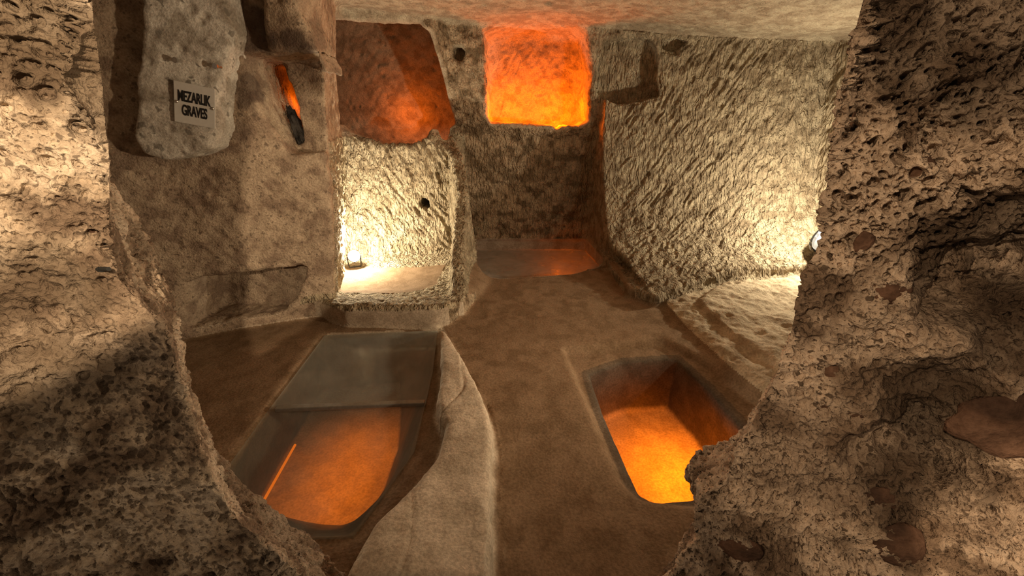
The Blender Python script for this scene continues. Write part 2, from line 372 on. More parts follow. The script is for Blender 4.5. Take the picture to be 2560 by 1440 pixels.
    pr = np.maximum(smax(poly(PIT_R, x, y) + 0.05 * np.clip(-z, 0, .5), -0.42 - z, 0.05), z - 0.1)
    ni = np.maximum(smax(poly(NICHE, x, z), y - 5.32 + 0.25 * np.clip(z - 1.6, 0, 1), 0.12), 4.3 - y)
    wi = np.maximum(smax(poly(WIN, x, z), y - 5.36, 0.10), 4.1 - y)
    wc = np.maximum(smax(poly(WIN_ROOM, x, z), y - 5.36, 0.10), 4.54 - y); wi = smin(wi, wc, 0.03)
    so = np.maximum(smax(poly(SLOT, x, z), y - 4.74 - 0.25 * np.clip(1.62 - z, 0, .1), 0.03), 4.3 - y)
    s2 = np.maximum(smax(poly(SLOT2, x, z), y - 4.68, 0.03), 4.3 - y)
    cu = np.maximum(smax(poly(CUT, x, z), y - 2.99, 0.03), 2.3 - y)
    sl = np.maximum(smax(poly(SLIT, x, z), y - 3.36, 0.02), 2.9 - y)
    un = np.maximum(smax(poly(UNDER, x, z), y - 2.92, 0.03), 2.0 - y)
    h1 = atY(1062, 507, 4.38); hole = np.maximum(np.sqrt((x - h1[0]) ** 2 + (z - h1[2]) ** 2) - 0.055 + 0.0 * y, np.maximum(y - 4.62, 4.0 - y))
    h2 = atY(1145, 132, 4.60); hol2 = np.maximum(np.sqrt((x - h2[0]) ** 2 + (z - h2[2]) ** 2) - 0.07, np.maximum(y - 4.78, 4.3 - y))
    f = dict(room=room, trough=tr, pit_l=np.minimum(pl, lp), pit_r=pr, rec_r=rr, niche=ni, window=wi, slot=np.minimum(so, s2), cut=cu, slit=sl, under=un, hole=np.minimum(hole, hol2))
    v = room
    for k, r in (('trough', .03), ('rec_r', .03), ('pit_r', .02), ('niche', .05), ('window', .05), ('slot', .02), ('cut', .03), ('slit', .01), ('under', .03), ('hole', .015)):
        v = smin(v, f[k], r)
    v = smin(v, f['pit_l'], .012)
    f['ridge'] = rdg; f['bay_rock'] = np.minimum(bayb, part); f['mass'] = right_mass; f['plan'] = plan; f['ceil'] = z - ceil; f['ledge'] = np.minimum(led, ben); f['lip'] = lip; f['scoop2d'] = poly(SCOOP_LIP, x, y); f['wedge'] = wed; f['part'] = part
    return v, f

HV = 0.0175
lo = np.array([-2.9, 0.35, -0.68], np.float32); hi = np.array([3.2, 5.5, 2.52], np.float32)
n = np.ceil((hi - lo) / HV).astype(int)
gx = (lo[0] + HV * np.arange(n[0], dtype=np.float32))[:, None, None]
gy = (lo[1] + HV * np.arange(n[1], dtype=np.float32))[None, :, None]
gz = (lo[2] + HV * np.arange(n[2], dtype=np.float32))[None, None, :]
S = np.empty(tuple(n), np.float32)
for a in range(0, n[0], 40):
    S[a:a + 40] = field(gx[a:a + 40], gy, gz)[0]
S[0, :, :] = 1; S[-1, :, :] = 1; S[:, -1, :] = 1; S[:, :, 0] = 1; S[:, :, -1] = 1
V, Q = surface_nets(S, lo, HV); del S
V = relax(V, Q, 1, 0.4)
c0 = V[Q].mean(1)
cx, cy, cz = c0.T
coarse = ((cz > 1.9) & (cy < 3.55) & ~((cx < -1.2) & (cy > 2.3) & (cz < 2.15))) | (cx > 2.75) | ((cx < -2.0) & (cy < 2.15)) | (cy < 0.85) \
    | ((cy > 4.62) & (cx < -.5) & (cz > .9) & ((cy < 5.25) | (cz < 1.15) | (cx < -2.0))) | ((cz < -.13) & (cy > 3.6) & ~((cy > 4.85) & (cz > -.5))) | ((cx < -1.95) & (cy > 3.3))
n0 = len(V); Ec = np.sort(np.stack([Q[coarse], np.roll(Q[coarse], -1, 1)], 2).reshape(-1, 2), 1).astype(np.int64); Ef = np.sort(np.stack([Q[~coarse], np.roll(Q[~coarse], -1, 1)], 2).reshape(-1, 2), 1).astype(np.int64)
uk_ = np.unique(Ef[:, 0] * n0 + Ef[:, 1]); seam = np.nonzero(np.isin(uk_, Ec[:, 0] * n0 + Ec[:, 1]))[0]; sa, sb = uk_[seam] // n0, uk_[seam] % n0; seam = seam + n0
Vs, Qs = subdivide(V, Q[~coarse]); Q = np.concatenate([Q[coarse], Qs]); V = relax(Vs, Q, 2, 0.5)
print('chamber', len(V), len(Q), round(time.time() - T0, 1))
Nn = vnormals(V, Q)
_, fv = field(V[:, 0], V[:, 1], V[:, 2])
# region of every vertex: which hollow it belongs to
REG = ['floor', 'ceiling', 'wall_left', 'wall_back', 'wall_right', 'bay', 'niche', 'window', 'trough', 'pit_l', 'pit_r', 'slit', 'ridge', 'slot', 'ledge', 'pit_lf', 'pit_rf']
def regions(x, y, z, nr, f):
    r = np.full(len(x), REG.index('wall_back'))
    r[(x > 0.80) & (y > 2.9) & (f['room'] > -0.1)] = REG.index('wall_right')
    r[(x > 2.5)] = REG.index('wall_right')
    r[(np.abs(f['plan']) < 0.09) & (x < -1.0)] = REG.index('wall_left')
    bay = ((np.abs(f['bay_rock']) < 0.05) & (z > .11)) | ((x > -1.9) & (x < -.5) & (y > 2.95) & (z < 1.24) & (z > 0))
    bay &= ~((nr[:, 1] < -0.6) & (z < 0.13) & (y < 2.95))
    r[bay & (x < 0)] = REG.index('bay')
    r[(nr[:, 2] < -0.45) & (z > 1.9)] = REG.index('ceiling')
    r[(nr[:, 1] < -0.5) & (z < 0.14) & (y < 2.95) & (x > -1.45) & (x < 0)] = REG.index('floor')
    fl = (z < 0.17) & (nr[:, 2] > 0.5) & (y < 3.9) & ~(bay & (z > 0.08))
    r[fl] = REG.index('floor'); r[(z < 0.16) & (y < 3.3) & (x > -.3)] = REG.index('floor')
    r[(f['scoop2d'] < 0.05) & (z > 0.03) & (z < 0.3) & (x > 1.0) & (y > 2.9)] = REG.index('wall_right')
    r[(np.abs(f['ledge']) < 0.04) & (z > 0.025) & (f['scoop2d'] > 0.05) & (x > .9)] = REG.index('ledge')
    r[(np.abs(f['ridge']) < 0.04) & (y < 2.9) & (z > -0.05)] = REG.index('ridge')
    for k in ('niche', 'window', 'trough', 'slot', 'slit'):
        o = dict(niche=4.7, window=4.44, trough=0, slot=4.3, slit=3.08)[k]
        r[(np.abs(f[k]) < 0.035) & (y > o) & (f['room'] > 0.0)] = REG.index(k)
    r[(np.abs(f['wedge']) < .04) & (z < 2.15)] = REG.index('wall_left')
    r[(np.abs(f['cut']) < .03) & (f['room'] > 0)] = REG.index('wall_left')
    r[(np.abs(f['under']) < .03) & (f['room'] > 0.01) & (x < -1)] = REG.index('wall_left')
    r[(np.abs(f['pit_l']) < .03) & (z < -0.004) & (f['room'] > 0)] = REG.index('pit_l')
    r[(np.abs(f['pit_r']) < .03) & (z < -.05)] = REG.index('pit_r')
    r[(r == REG.index('pit_l')) & (z < -0.425)] = REG.index('pit_lf'); r[(r == REG.index('pit_r')) & (z < -0.38)] = REG.index('pit_rf')
    return r
rv = regions(V[:, 0], V[:, 1], V[:, 2], Nn, fv)
is_ = lambda *k: np.isin(rv, [REG.index(q) for q in k]).astype(np.float32)
# relief: broad unevenness, pores, tool strokes
P = V.astype(np.float64)
smooth_w = is_('floor', 'ridge', 'pit_l', 'pit_r', 'trough', 'pit_lf', 'pit_rf'); wall_w = 1 - smooth_w
d = fbm(P * 3.2, 4, 1) * (0.010 + 0.016 * wall_w)
d += fbm(P * 22, 3, 5) * (0.002 + 0.010 * wall_w)
def strokes(P, th, s):
    u = P[:, 0] * math.cos(th) + P[:, 2] * math.sin(th); v = -P[:, 0] * math.sin(th) + (P[:, 2] + P[:, 1] * .9) * math.cos(th)
    wob = fbm(np.stack([u * 3, v * 3, P[:, 1] * 3], 1), 3, s) * 0.10
    q = np.stack([(u + wob) * 5.5, (v + wob * .8) * 24, P[:, 1] * 9], 1)
    return 1 - 2 * np.abs(vnoise(q, s + 2)) * 0.9 + 0.4 * vnoise(q * 2.1, s + 9)
cw = is_('wall_right', 'niche') * sstep(0.9, 1.2, P[:, 0]) + is_('niche') * 0.5
sel = cw > 0.01
d[sel] += (strokes(P[sel], R(58), 40) * 0.013 * cw[sel]).astype(np.float32)
sel = (is_('bay') > 0) & ~((Nn[:, 2] > 0.6) & (P[:, 1] > 3.25) & (P[:, 2] < 0.2))
d[sel] += ((strokes(P[sel], R(-60), 60) * 0.019 - pores(P[sel] * 16, 63, .9) * .016) * np.where((np.abs(fv['part'][sel]) < .05) & (P[sel, 2] > .2), .45, np.where((P[sel, 2] < .22) & (P[sel, 1] < 3.3), .4, 1))).astype(np.float32)
sel = (wall_w > 0) & (is_('bay') < 1)
d[sel] -= (pores(P[sel] * 11, 3, 0.35) * 0.018).astype(np.float32)
sel = is_('ridge') > 0
d[sel] += (fbm(P[sel] * 8, 4, 95) * 0.013 - sstep(.03, 0, np.abs(vnoise(P[sel] * np.array([5., 2.2, 3.]), 98))) * 0.006).astype(np.float32)
sel = is_('ledge', 'wall_back') > 0
d[sel] += (fbm(P[sel] * 9, 4, 90) * 0.022).astype(np.float32)
d *= np.where(fv['room'] < -.5, 0, 1)
V = (V + Nn * d[:, None]).astype(np.float32)
V[seam] = (V[sa] + V[sb]) * 0.5                       # close the seam between fine and coarse parts
fr = np.take_along_axis(rv[Q], np.zeros((len(Q), 1), int), 1)[:, 0]
rq = rv[Q]; fr = np.where((rq[:, 0] == rq[:, 1]) | (rq[:, 0] == rq[:, 2]), rq[:, 0], np.where(rq[:, 1] == rq[:, 2], rq[:, 1], rq[:, 3]))
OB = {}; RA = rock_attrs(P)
jit = 0.004 * fbm(P * 25, 3, 73)
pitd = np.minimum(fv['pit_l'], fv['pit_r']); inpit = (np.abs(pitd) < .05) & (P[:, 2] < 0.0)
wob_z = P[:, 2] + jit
A_wall = np.where(inpit, sstep(-.012, -.05, wob_z + np.where(P[:, 0] > 0, .02, 0)), 0)  # pit walls coloured dark, standing in for the orange light missing them
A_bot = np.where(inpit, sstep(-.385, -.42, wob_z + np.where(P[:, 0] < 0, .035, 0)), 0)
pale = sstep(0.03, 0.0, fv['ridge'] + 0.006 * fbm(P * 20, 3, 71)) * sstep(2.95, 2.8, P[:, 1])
pale = np.maximum(pale, 0.7 * ((Nn[:, 1] < -0.5) & (P[:, 2] > -.01) & (P[:, 1] > 2.5) & (P[:, 0] < 0)))  # bay front paled as well, standing in for the glare on it
def region_obj(name, reg, mat, parent=None, extra=None):
    m = fr == REG.index(reg)
    if extra is not None: m &= extra
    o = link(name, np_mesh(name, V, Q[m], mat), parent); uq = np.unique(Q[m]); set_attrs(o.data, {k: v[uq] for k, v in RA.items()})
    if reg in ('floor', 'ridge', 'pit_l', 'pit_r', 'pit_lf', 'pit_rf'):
        for nm_, arr in (('curb', pale), ('pit_wall_shade', A_wall), ('pit_bottom', A_bot)):
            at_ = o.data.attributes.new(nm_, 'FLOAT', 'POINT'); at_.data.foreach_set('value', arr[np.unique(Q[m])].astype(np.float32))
    return o
fc = V[Q].mean(1)
OB['floor'] = tag(region_obj('floor', 'floor', M['floor']), 'brown rock floor running between the two grave pits', 'floor', kind='structure')
OB['ceiling'] = tag(region_obj('ceiling', 'ceiling', M['ceiling']), 'low pitted tan rock ceiling along the top of the chamber', 'ceiling', kind='structure')
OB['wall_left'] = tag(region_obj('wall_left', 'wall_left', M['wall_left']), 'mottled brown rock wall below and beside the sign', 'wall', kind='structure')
OB['wall_back'] = tag(region_obj('wall_back', 'wall_back', M['wall_back']), 'dark streaked rock wall under the bright orange niche', 'wall', kind='structure')
OB['wall_right'] = tag(region_obj('wall_right', 'wall_right', M['wall_right']), 'tan chisel-marked concave rock wall with hidden lamp at its foot', 'wall', kind='structure')
tag(region_obj('lamp_bay', 'bay', M['bay'], OB['wall_back']), 'brightly lit rough bay with rounded sill and lamp')
tag(region_obj('niche', 'niche', M['niche'], OB['wall_back']), 'square niche glowing bright orange')
tag(region_obj('niche', 'window', M['niche'], OB['wall_back']), 'larger niche glowing dark orange')
tag(region_obj('grave_pit', 'trough', M['pit'], OB['wall_back']), 'grave trough at the foot of the back wall')
tag(region_obj('wall_recess', 'slot', M['wall_right'], OB['wall_right']), 'shallow dark cut recess')
tag(region_obj('wall_slit', 'slit', M['niche'], OB['wall_left']), 'narrow slit glowing orange')
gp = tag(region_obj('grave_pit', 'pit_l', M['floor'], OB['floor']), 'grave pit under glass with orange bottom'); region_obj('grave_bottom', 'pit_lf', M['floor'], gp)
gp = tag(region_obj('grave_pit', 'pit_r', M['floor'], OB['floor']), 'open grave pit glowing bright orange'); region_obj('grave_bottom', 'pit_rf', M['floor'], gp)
tag(region_obj('rock_ledge', 'ledge', M['ledge'], OB['floor']), 'rough ledge beside the open grave, pale where the lamp reaches it')
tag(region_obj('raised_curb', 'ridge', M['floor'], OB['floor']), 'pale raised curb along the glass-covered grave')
print('attrs', round(time.time() - T0, 1))
print('regions', round(time.time() - T0, 1))

# ------------------------------------------------------------------ rock of the opening the viewer looks through
def curve(pts, n_):
    pts = np.array(pts, float); t = np.linspace(pts[0, 1], pts[-1, 1], n_); return t, np.interp(t, pts[:, 1], pts[:, 0])
JV = {}
def jamb(name, mat, label, front, back, Yf, Yb, side, outer, amp, pore_s, seed, hollows, crack=0.6):
    """rows follow the edge of the opening; each row runs outer face -> front edge -> reveal -> back"""
    ys = np.concatenate([np.linspace(-1500, -90, 24), np.linspace(-80, 1520, 520), np.linspace(1535, 2100, 24)])
    xf = np.interp(ys, [p[1] for p in front], [p[0] for p in front]); xb = np.interp(ys, [p[1] for p in back], [p[0] for p in back])
    k_ = np.ones(9) / 9
    xf = np.convolve(np.pad(xf, 4, 'edge'), k_, 'valid'); xb = np.convolve(np.pad(xb, 4, 'edge'), k_, 'valid')
    nf, nr, nb = 340, 80, 14
    rows = []
    for yy, a, b in zip(ys, xf, xb):
        Fp = np.array(atY(a, yy, Yf)); Bp = np.array(atY(b, yy, Yb)); Bp[2] = Fp[2] + (Bp[2] - Fp[2]) * 0.5
        O = np.array([outer[0], outer[1], Fp[2]])
        s1 = np.concatenate([np.linspace(0, .66, 36, endpoint=False), np.linspace(.66, 1, nf - 36)])[:, None]
        face = O + (Fp - O) * s1; face[:, 1] += 0.05 * np.sin(np.pi * s1[:, 0]) * -1
        rev = Fp + (Bp - Fp) * np.linspace(0, 1, nr)[1:, None]
        rev[:, 0] += side * 0.015 * np.sin(np.pi * np.linspace(0, 1, nr)[1:])
        E_ = Bp + np.array([side * 1.2, 0.12, 0]); bk = Bp + (E_ - Bp) * (np.linspace(0, 1, nb)[1:, None] ** 2)
        rows.append(np.concatenate([face, rev, bk]))
    G = np.array(rows, np.float32); nr_, nc = G.shape[:2]
    for _ in range(6):                                   # soften the arris
        G[:, 1:-1] = 0.5 * G[:, 1:-1] + 0.25 * (G[:, :-2] + G[:, 2:])
    Vj = G.reshape(-1, 3); i = np.arange(nr_ * nc).reshape(nr_, nc)
    Qj = np.stack([i[:-1, :-1], i[1:, :-1], i[1:, 1:], i[:-1, 1:]], -1).reshape(-1, 4)
    if side > 0: Qj = Qj[:, ::-1]
    N = vnormals(Vj, Qj)
    if (N[:, 1] < 0).mean() < 0.5: Qj = Qj[:, ::-1]; N = -N
    P = Vj.astype(np.float64)
    warp = np.stack([fbm(P * 18, 2, seed + 31), fbm(P * 18, 2, seed + 32), fbm(P * 18, 2, seed + 33)], 1) * 0.012
    big = fbm(P * 4.5, 4, seed)
    dd = big * amp + fbm(P * 26, 3, seed + 3) * amp * 0.8 + fbm(P * 90, 2, seed + 5) * 0.004
    soft = 0.35 + 0.65 * sstep(-.25, .25, fbm(P * 3.1, 3, seed + 40))
    Pw = P + warp
    for mul, sd, dep in ((1.0, 8, .026), (1.5, 9, .019), (2.3, 12, .012), (2.6, 13, .010)):
        dd -= sstep(0, .40, pores(Pw * pore_s * mul, seed + sd, .95)) * dep * soft
    wob = fbm(P * 14, 4, seed + 50) * 0.6
    ck = vnoise((P + warp * 2.2) * np.array([9.0, 9.0, 3.2]), seed + 61); ck2 = vnoise((P + warp * 2) * np.array([16.0, 16.0, 9.0]), seed + 62)
    dd -= crack * (sstep(.07, .0, np.abs(ck)) * 0.020 + sstep(.08, .0, np.abs(ck2)) * 0.010) * soft
    for (hx, hy, hr, dep) in hollows:
        c0 = surf_pt(Vj, hx, hy); r0 = hr / FPX * np.linalg.norm(c0 - np.array([0, 0, CH]))
        dist = np.linalg.norm(P - c0, axis=1) / r0
        dd -= dep * sstep(1.0, 0.35, dist + wob)
    Vj = (Vj + N * dd[:, None]).astype(np.float32); JV[name] = (Vj, N)
    o = link(name, np_mesh(name, Vj, Qj, mat)); set_attrs(o.data, rock_attrs(P, 0, 4.2, seed + 300)); tag(o, label, 'rock wall', kind='structure'); return o
def surf_pt(Vj, px, py, idx=False):
    q = Vj - np.array([0, 0, CH]); D = q[:, 1] * cp_ - q[:, 2] * sp_; D = np.where(D < 0.05, 1e3, D)
    u = 1280 + FPX * q[:, 0] / D; v = 720 - FPX * (q[:, 1] * sp_ + q[:, 2] * cp_) / D
    k = int(np.argmin((u - px) ** 2 + (v - py) ** 2 + np.where(q[:, 1] > 0.9, 400, 0))); return k if idx else Vj[k].astype(float)
LF = [(238, -420), (240, 0), (250, 100), (262, 260), (284, 400), (282, 560), (278, 620), (300, 690), (345, 750), (408, 800), (440, 880), (462, 960), (478, 1060), (520, 1180), (600, 1300), (760, 1440), (1000, 1700), (1100, 1860)]
LB = [(150, -420), (180, 0), (220, 300), (290, 470), (345, 560), (383, 640), (425, 735), (470, 840), (490, 900), (500, 1000), (545, 1160), (640, 1310), (800, 1440), (1040, 1700), (1120, 1860)]
RF = [(2230, -420), (2146, 0), (2112, 130), (2085, 260), (2060, 400), (2052, 540), (2038, 640), (1990, 740), (1962, 860), (1935, 930), (1880, 1050), (1840, 1120), (1805, 1205), (1770, 1225), (1742, 1250), (1735, 1300), (1742, 1340), (1665, 1445), (1500, 1700), (1450, 1860)]
RB = [(2330, -420), (2230, 0), (2190, 130), (2150, 400), (2120, 640), (2020, 860), (1960, 960), (1900, 1050), (1850, 1140), (1800, 1190), (1720, 1224), (1698, 1240), (1700, 1290), (1735, 1345), (1680, 1445), (1520, 1700), (1470, 1860)]
HOL_L = [(150, 150, 120, .02), (210, 210, 60, .02), (60, 760, 90, .02), (30, 860, 70, .02), (150, 960, 130, .025), (230, 330, 40, .012), (330, 900, 40, .01)]
HOL_R = [(2480, 90, 190, .05), (2540, 250, 120, .03), (2470, 640, 130, .06), (2420, 760, 110, .05), (2540, 800, 120, .05), (2350, 1010, 110, .05), (2250, 1180, 130, .03), (2180, 1130, 70, .03), (2330, 1150, 90, .04), (2080, 935, 24, .012), (2230, 727, 36, .012), (2090, 640, 26, .02), (1840, 1370, 60, .012), (1925, 1400, 30, .03), (2030, 1240, 40, .015), (2120, 340, 30, .012)]
def flat_pt(px, py, side):
    # where the line of sight meets the undisplaced rock face
    a = np.array([side * .60, .72]); b = np.array([side * 1.9, .12]); d = ray(px, py)
    A = np.array([[d[0], a[0] - b[0]], [d[1], a[1] - b[1]]]); t = np.linalg.solve(A, a)[0]; return d * t + np.array([0, 0, CH])
HOLLOW_SHADE = (0.045, 0.028, 0.018)  # dark tone painted into the eroded hollows to deepen their shade
shade_r = [(*flat_pt(px, py, 1), rp * .0011, HOLLOW_SHADE, am) for px, py, rp, am in [(2490, 80, 150, .6), (2480, 640, 110, .65), (2530, 800, 100, .6), (2350, 1010, 100, .65), (2260, 1190, 90, .5), (2430, 1180, 70, .6)]]
shade_l = [(*flat_pt(px, py, -1), rp * .0011, (0.10, 0.07, 0.045), am) for px, py, rp, am in [(150, 150, 120, .8), (50, 760, 110, .7), (120, 980, 120, .6)]]  # painted shade for the hollows of the left rock
M['jamb_l'] = tuff('near_left_tuff', (0.58, 0.465, 0.345), (0.46, 0.355, 0.25), (0.20, 0.14, 0.095), 0.75, 1.3, blot=0.6, shade_patches=shade_l, vor=(70, 170))
M['jamb_r'] = tuff('near_right_tuff', (0.66, 0.49, 0.35), (0.51, 0.375, 0.265), (0.24, 0.16, 0.105), 0.95, 1.5, blot=0.4, shade_patches=shade_r, vor=(75, 180))
jl = jamb('wall_near_left', M['jamb_l'], 'porous rock edge of the opening filling the left foreground', LF, LB, 0.72, 0.98, -1, (-1.9, 0.15), 0.020, 34, 100, HOL_L)
jr = jamb('wall_near_right', M['jamb_r'], 'dark porous rock edge of the opening filling the right foreground', RF, RB, 0.72, 0.98, 1, (1.9, 0.10), 0.024, 42, 200, HOL_R, 0.35)
print('jambs', round(time.time() - T0, 1))

# ------------------------------------------------------------------ plain materials
def plain(name, col, rough=0.5, metal=0.0, bump=0.0, scale=60, var=0.25):
    s = NT(name); P = s.mapping(); nz = s.noise(P, scale, 4)
    bs = s.n('ShaderNodeBsdfPrincipled'); bs.inputs['Roughness'].default_value = rough; bs.inputs['Metallic'].default_value = metal
    s.l(s.ramp(nz, [(0.3, tuple(q * (1 - var) for q in col)), (0.7, col)]), bs.inputs['Base Color'])
    if bump: s.l(s.bump(nz, 0.6, bump), bs.inputs['Normal'])
    s.l(bs.outputs[0], s.out.inputs[0]); return s.m
def emit(name, col, st):
    s = NT(name); e = s.n('ShaderNodeEmission'); e.inputs[0].default_value = (*col, 1); e.inputs[1].default_value = st
    s.l(e.outputs[0], s.out.inputs[0]); return s.m
def glass(name, dust_haze):
    s = NT(name); P = s.mapping(); tr = s.n('ShaderNodeBsdfTransparent'); tr.inputs[0].default_value = (.93, .95, .93, 1)
    gl = s.n('ShaderNodeBsdfGlossy'); gl.inputs['Roughness'].default_value = 0.08
    fr = s.n('ShaderNodeFresnel'); fr.inputs[0].default_value = 1.5
    a = s.n('ShaderNodeMixShader'); ge = s.n('ShaderNodeNewGeometry'); s.l(s.math('MULTIPLY', fr.outputs[0], s.math('SUBTRACT', 1.0, ge.outputs['Backfacing'])), a.inputs[0]); s.l(tr.outputs[0], a.inputs[1]); s.l(gl.outputs[0], a.inputs[2])
    df = s.n('ShaderNodeBsdfDiffuse'); df.inputs[0].default_value = (.60, .61, .56, 1)  # grey layer; over the left grave it paints the haze of reflections
    b = s.n('ShaderNodeMixShader'); s.l(s.mr(s.noise(P, 5, 5, .6, .6), .3, .75, dust_haze * .75, dust_haze * 1.2), b.inputs[0])
    s.l(a.outputs[0], b.inputs[1]); s.l(df.outputs[0], b.inputs[2]); s.l(b.outputs[0], s.out.inputs[0]); return s.m
M['slab'] = tuff('pale_slab_stone', (0.74, 0.69, 0.60), (0.65, 0.60, 0.52), (0.44, 0.39, 0.32), 0.8, 0.6, blot=0.4, vor=(24,))
M['plate'] = plain('sign_plate_white', (.66, .63, .57), .5, var=.08)
M['ink'] = plain('sign_letter_black', (.012, .012, .012), .5)
M['steel'] = plain('bright_steel', (.75, .73, .70), .25, 1.0)
M['dish'] = plain('grey_reflector', (.035, .035, .037), .5)
M['dull'] = plain('dull_grey_metal', (.42, .43, .44), .45, .6)
M['iron'] = plain('black_iron', (.016, .015, .013), .7, .2, .002)
M['glass'] = glass('faint_haze_glass', .10); M['glass2'] = glass('dirty_glass', .42); M['glass3'] = glass('hazy_glass', .26)
M['bar'] = plain('grey_bar', (.30, .28, .24), .4, .3)
M['dark_stone'] = tuff('black_stone', (.10, .09, .08), (.06, .055, .05), (.03, .026, .024), .4, 1.5)
M['clast'] = tuff('brown_clast', (.20, .11, .07), (.15, .08, .05), (.08, .045, .03), .2, .8)
M['lamp_on'] = emit('lamp_face', (1.0, .93, .80), 40.0)
M['strip'] = emit('orange_strip', (1.0, .17, .002), 0.9)

def field_mesh(fn, lo, hi, h, sub=True, disp=None):
    lo = np.array(lo, np.float32); n = np.ceil((np.array(hi) - lo) / h).astype(int)
    g = [(lo[k] + h * np.arange(n[k], dtype=np.float32)).reshape([-1 if q == k else 1 for q in range(3)]) for k in range(3)]
    S = -np.broadcast_to(fn(*g), tuple(n)).astype(np.float32)
    v, q = surface_nets(S, lo, h)
    if sub: v, q = subdivide(v, q); v = relax(v, q, 2, .5)
    if disp: v = (v + vnormals(v, q) * disp(v.astype(np.float64))[:, None]).astype(np.float32)
    return v, q
def rod(bm, a, b, r, seg=12, r2=None, cap=True):
    a, b = Vector(a), Vector(b); m = (b - a).to_track_quat('Z', 'Y').to_matrix().to_4x4(); m.translation = (a + b) / 2
    return bmesh.ops.create_cone(bm, cap_ends=cap, segments=seg, radius1=r, radius2=r if r2 is None else r2, depth=(b - a).length, matrix=m)
def boxm(bm, mat, sx, sy, sz, bev=0.0):
    r = bmesh.ops.create_cube(bm, size=1.0, matrix=mat @ Matrix.Diagonal((sx, sy, sz, 1)))
    if bev: bmesh.ops.bevel(bm, geom=list({e for v in r['verts'] for e in v.link_edges}), offset=bev, segments=2, affect='EDGES', profile=.5)

# ------------------------------------------------------------------ stone slab with the sign
def on_slab(px, py):
    d = ray(px, py); k = 0.40; t = (2.42 + k * 1.8) / (d[1] - k * d[0]); p = d * t; return Vector((p[0], p[1], CH + p[2]))
SLAB = [(on_slab(*p).x, on_slab(*p).z) for p in [(335, -120), (350, 60), (346, 130), (332, 200), (336, 270), (328, 340), (350, 385), (405, 404), (470, 394), (522, 372), (545, 325), (540, 265), (556, 170), (582, 85), (576, 40), (560, -120)]]
def slab_f(x, y, z): return smax(poly(SLAB, x, z), np.abs(y - 2.54 - 0.40 * (x + 1.8)) - 0.12, 0.035)
sv, sq = field_mesh(slab_f, (-2.4, 2.15, .85), (-1.3, 2.95, 2.35), .017, True, lambda p: fbm(p * 6, 3, 9) * .012 + fbm(p * 40, 3, 12) * .005 - pores(p * 14, 77, .5) * .02)
slab = tag(empty('stone_slab', (-1.75, 2.55, 1.05)), 'pale grey upright stone slab carrying the white sign', 'stone slab')
o = link('slab_stone', np_mesh('slab_stone', sv - np.array(slab.location), sq, M['slab']), slab); mesh_attrs(o.data, 26, 4)
for px, py in ((452, 153), (550, 168)):
    bm = bmesh.new(); c = on_slab(px, py) - slab.location + Vector((0, -.022, 0)); rod(bm, c + Vector((0, .03, 0)), c + Vector((0, -.018, 0)), .008, 10); rod(bm, c + Vector((0, -.010, 0)), c + Vector((0, -.022, 0)), .015, 6)
    bm_obj('bolt', bm, M['steel'], slab)
crn = [on_slab(*p) + Vector((0, -.016, 0)) for p in ((447, 207), (550, 222), (535, 313), (437, 309))]
cen = sum(crn, Vector()) / 4; ax = ((crn[1] - crn[0]) + (crn[2] - crn[3])).normalized(); up = ((crn[0] - crn[3]) + (crn[1] - crn[2]))
up = up.normalized(); nm = ax.cross(up).normalized(); b1_ = (ax + up).normalized(); b2_ = (ax - up).normalized(); ax = (b1_ + b2_).normalized(); up = (b1_ - b2_).normalized(); nm = ax.cross(up)
SW = ((crn[1] - crn[0]).length + (crn[2] - crn[3]).length) / 2; SH = ((crn[0] - crn[3]).length + (crn[1] - crn[2]).length) / 2
MS = Matrix((ax, up, nm)).transposed().to_4x4(); MS.translation = cen
sign = tag(empty('sign', cen), 'small white sign reading MEZARLIK GRAVES on the grey slab', 'sign')
inv = Matrix.Translation(-cen)
bm = bmesh.new(); boxm(bm, inv @ MS, SW, SH, .012, .0015); bm_obj('plate', bm, M['plate'], sign)
def letters(name, body, wid, hei, dx, dy):
    cu = bpy.data.curves.new(name, 'FONT'); cu.body = body; cu.align_x = 'CENTER'; cu.align_y = 'CENTER'; cu.extrude = .02; cu.offset = .028; cu.space_character = .96
    t = bpy.data.objects.new(name, cu); C.objects.link(t); bpy.context.view_layer.update()
    me = bpy.data.meshes.new_from_object(t.evaluated_get(bpy.context.evaluated_depsgraph_get())); C.objects.unlink(t); bpy.data.objects.remove(t)
    co = np.array([v.co for v in me.vertices]); mn, mx = co.min(0), co.max(0)
    m = inv @ MS @ Matrix.Translation((dx, dy, .0075)) @ Matrix.Diagonal((wid / (mx[0] - mn[0]), hei / (mx[1] - mn[1]), .06, 1)) @ Matrix.Translation((-(mn[0] + mx[0]) / 2, -(mn[1] + mx[1]) / 2, 0))
    me.transform(m); me.materials.clear(); me.materials.append(M['ink']); me.name = name; link(name, me, sign)
letters('lettering', 'MEZARLIK', SW * .80, SH * .27, 0, SH * .17)
letters('lettering', 'GRAVES', SW * .62, SH * .27, -.0, -SH * .17)
for sx in (-1, 1):
    bm = bmesh.new(); c = inv @ MS @ Vector((sx * SW * .44, 0, .006)); bmesh.ops.create_uvsphere(bm, u_segments=12, v_segments=6, radius=.009, matrix=Matrix.Translation(c)); bm_obj('screw', bm, M['steel'], sign, True)

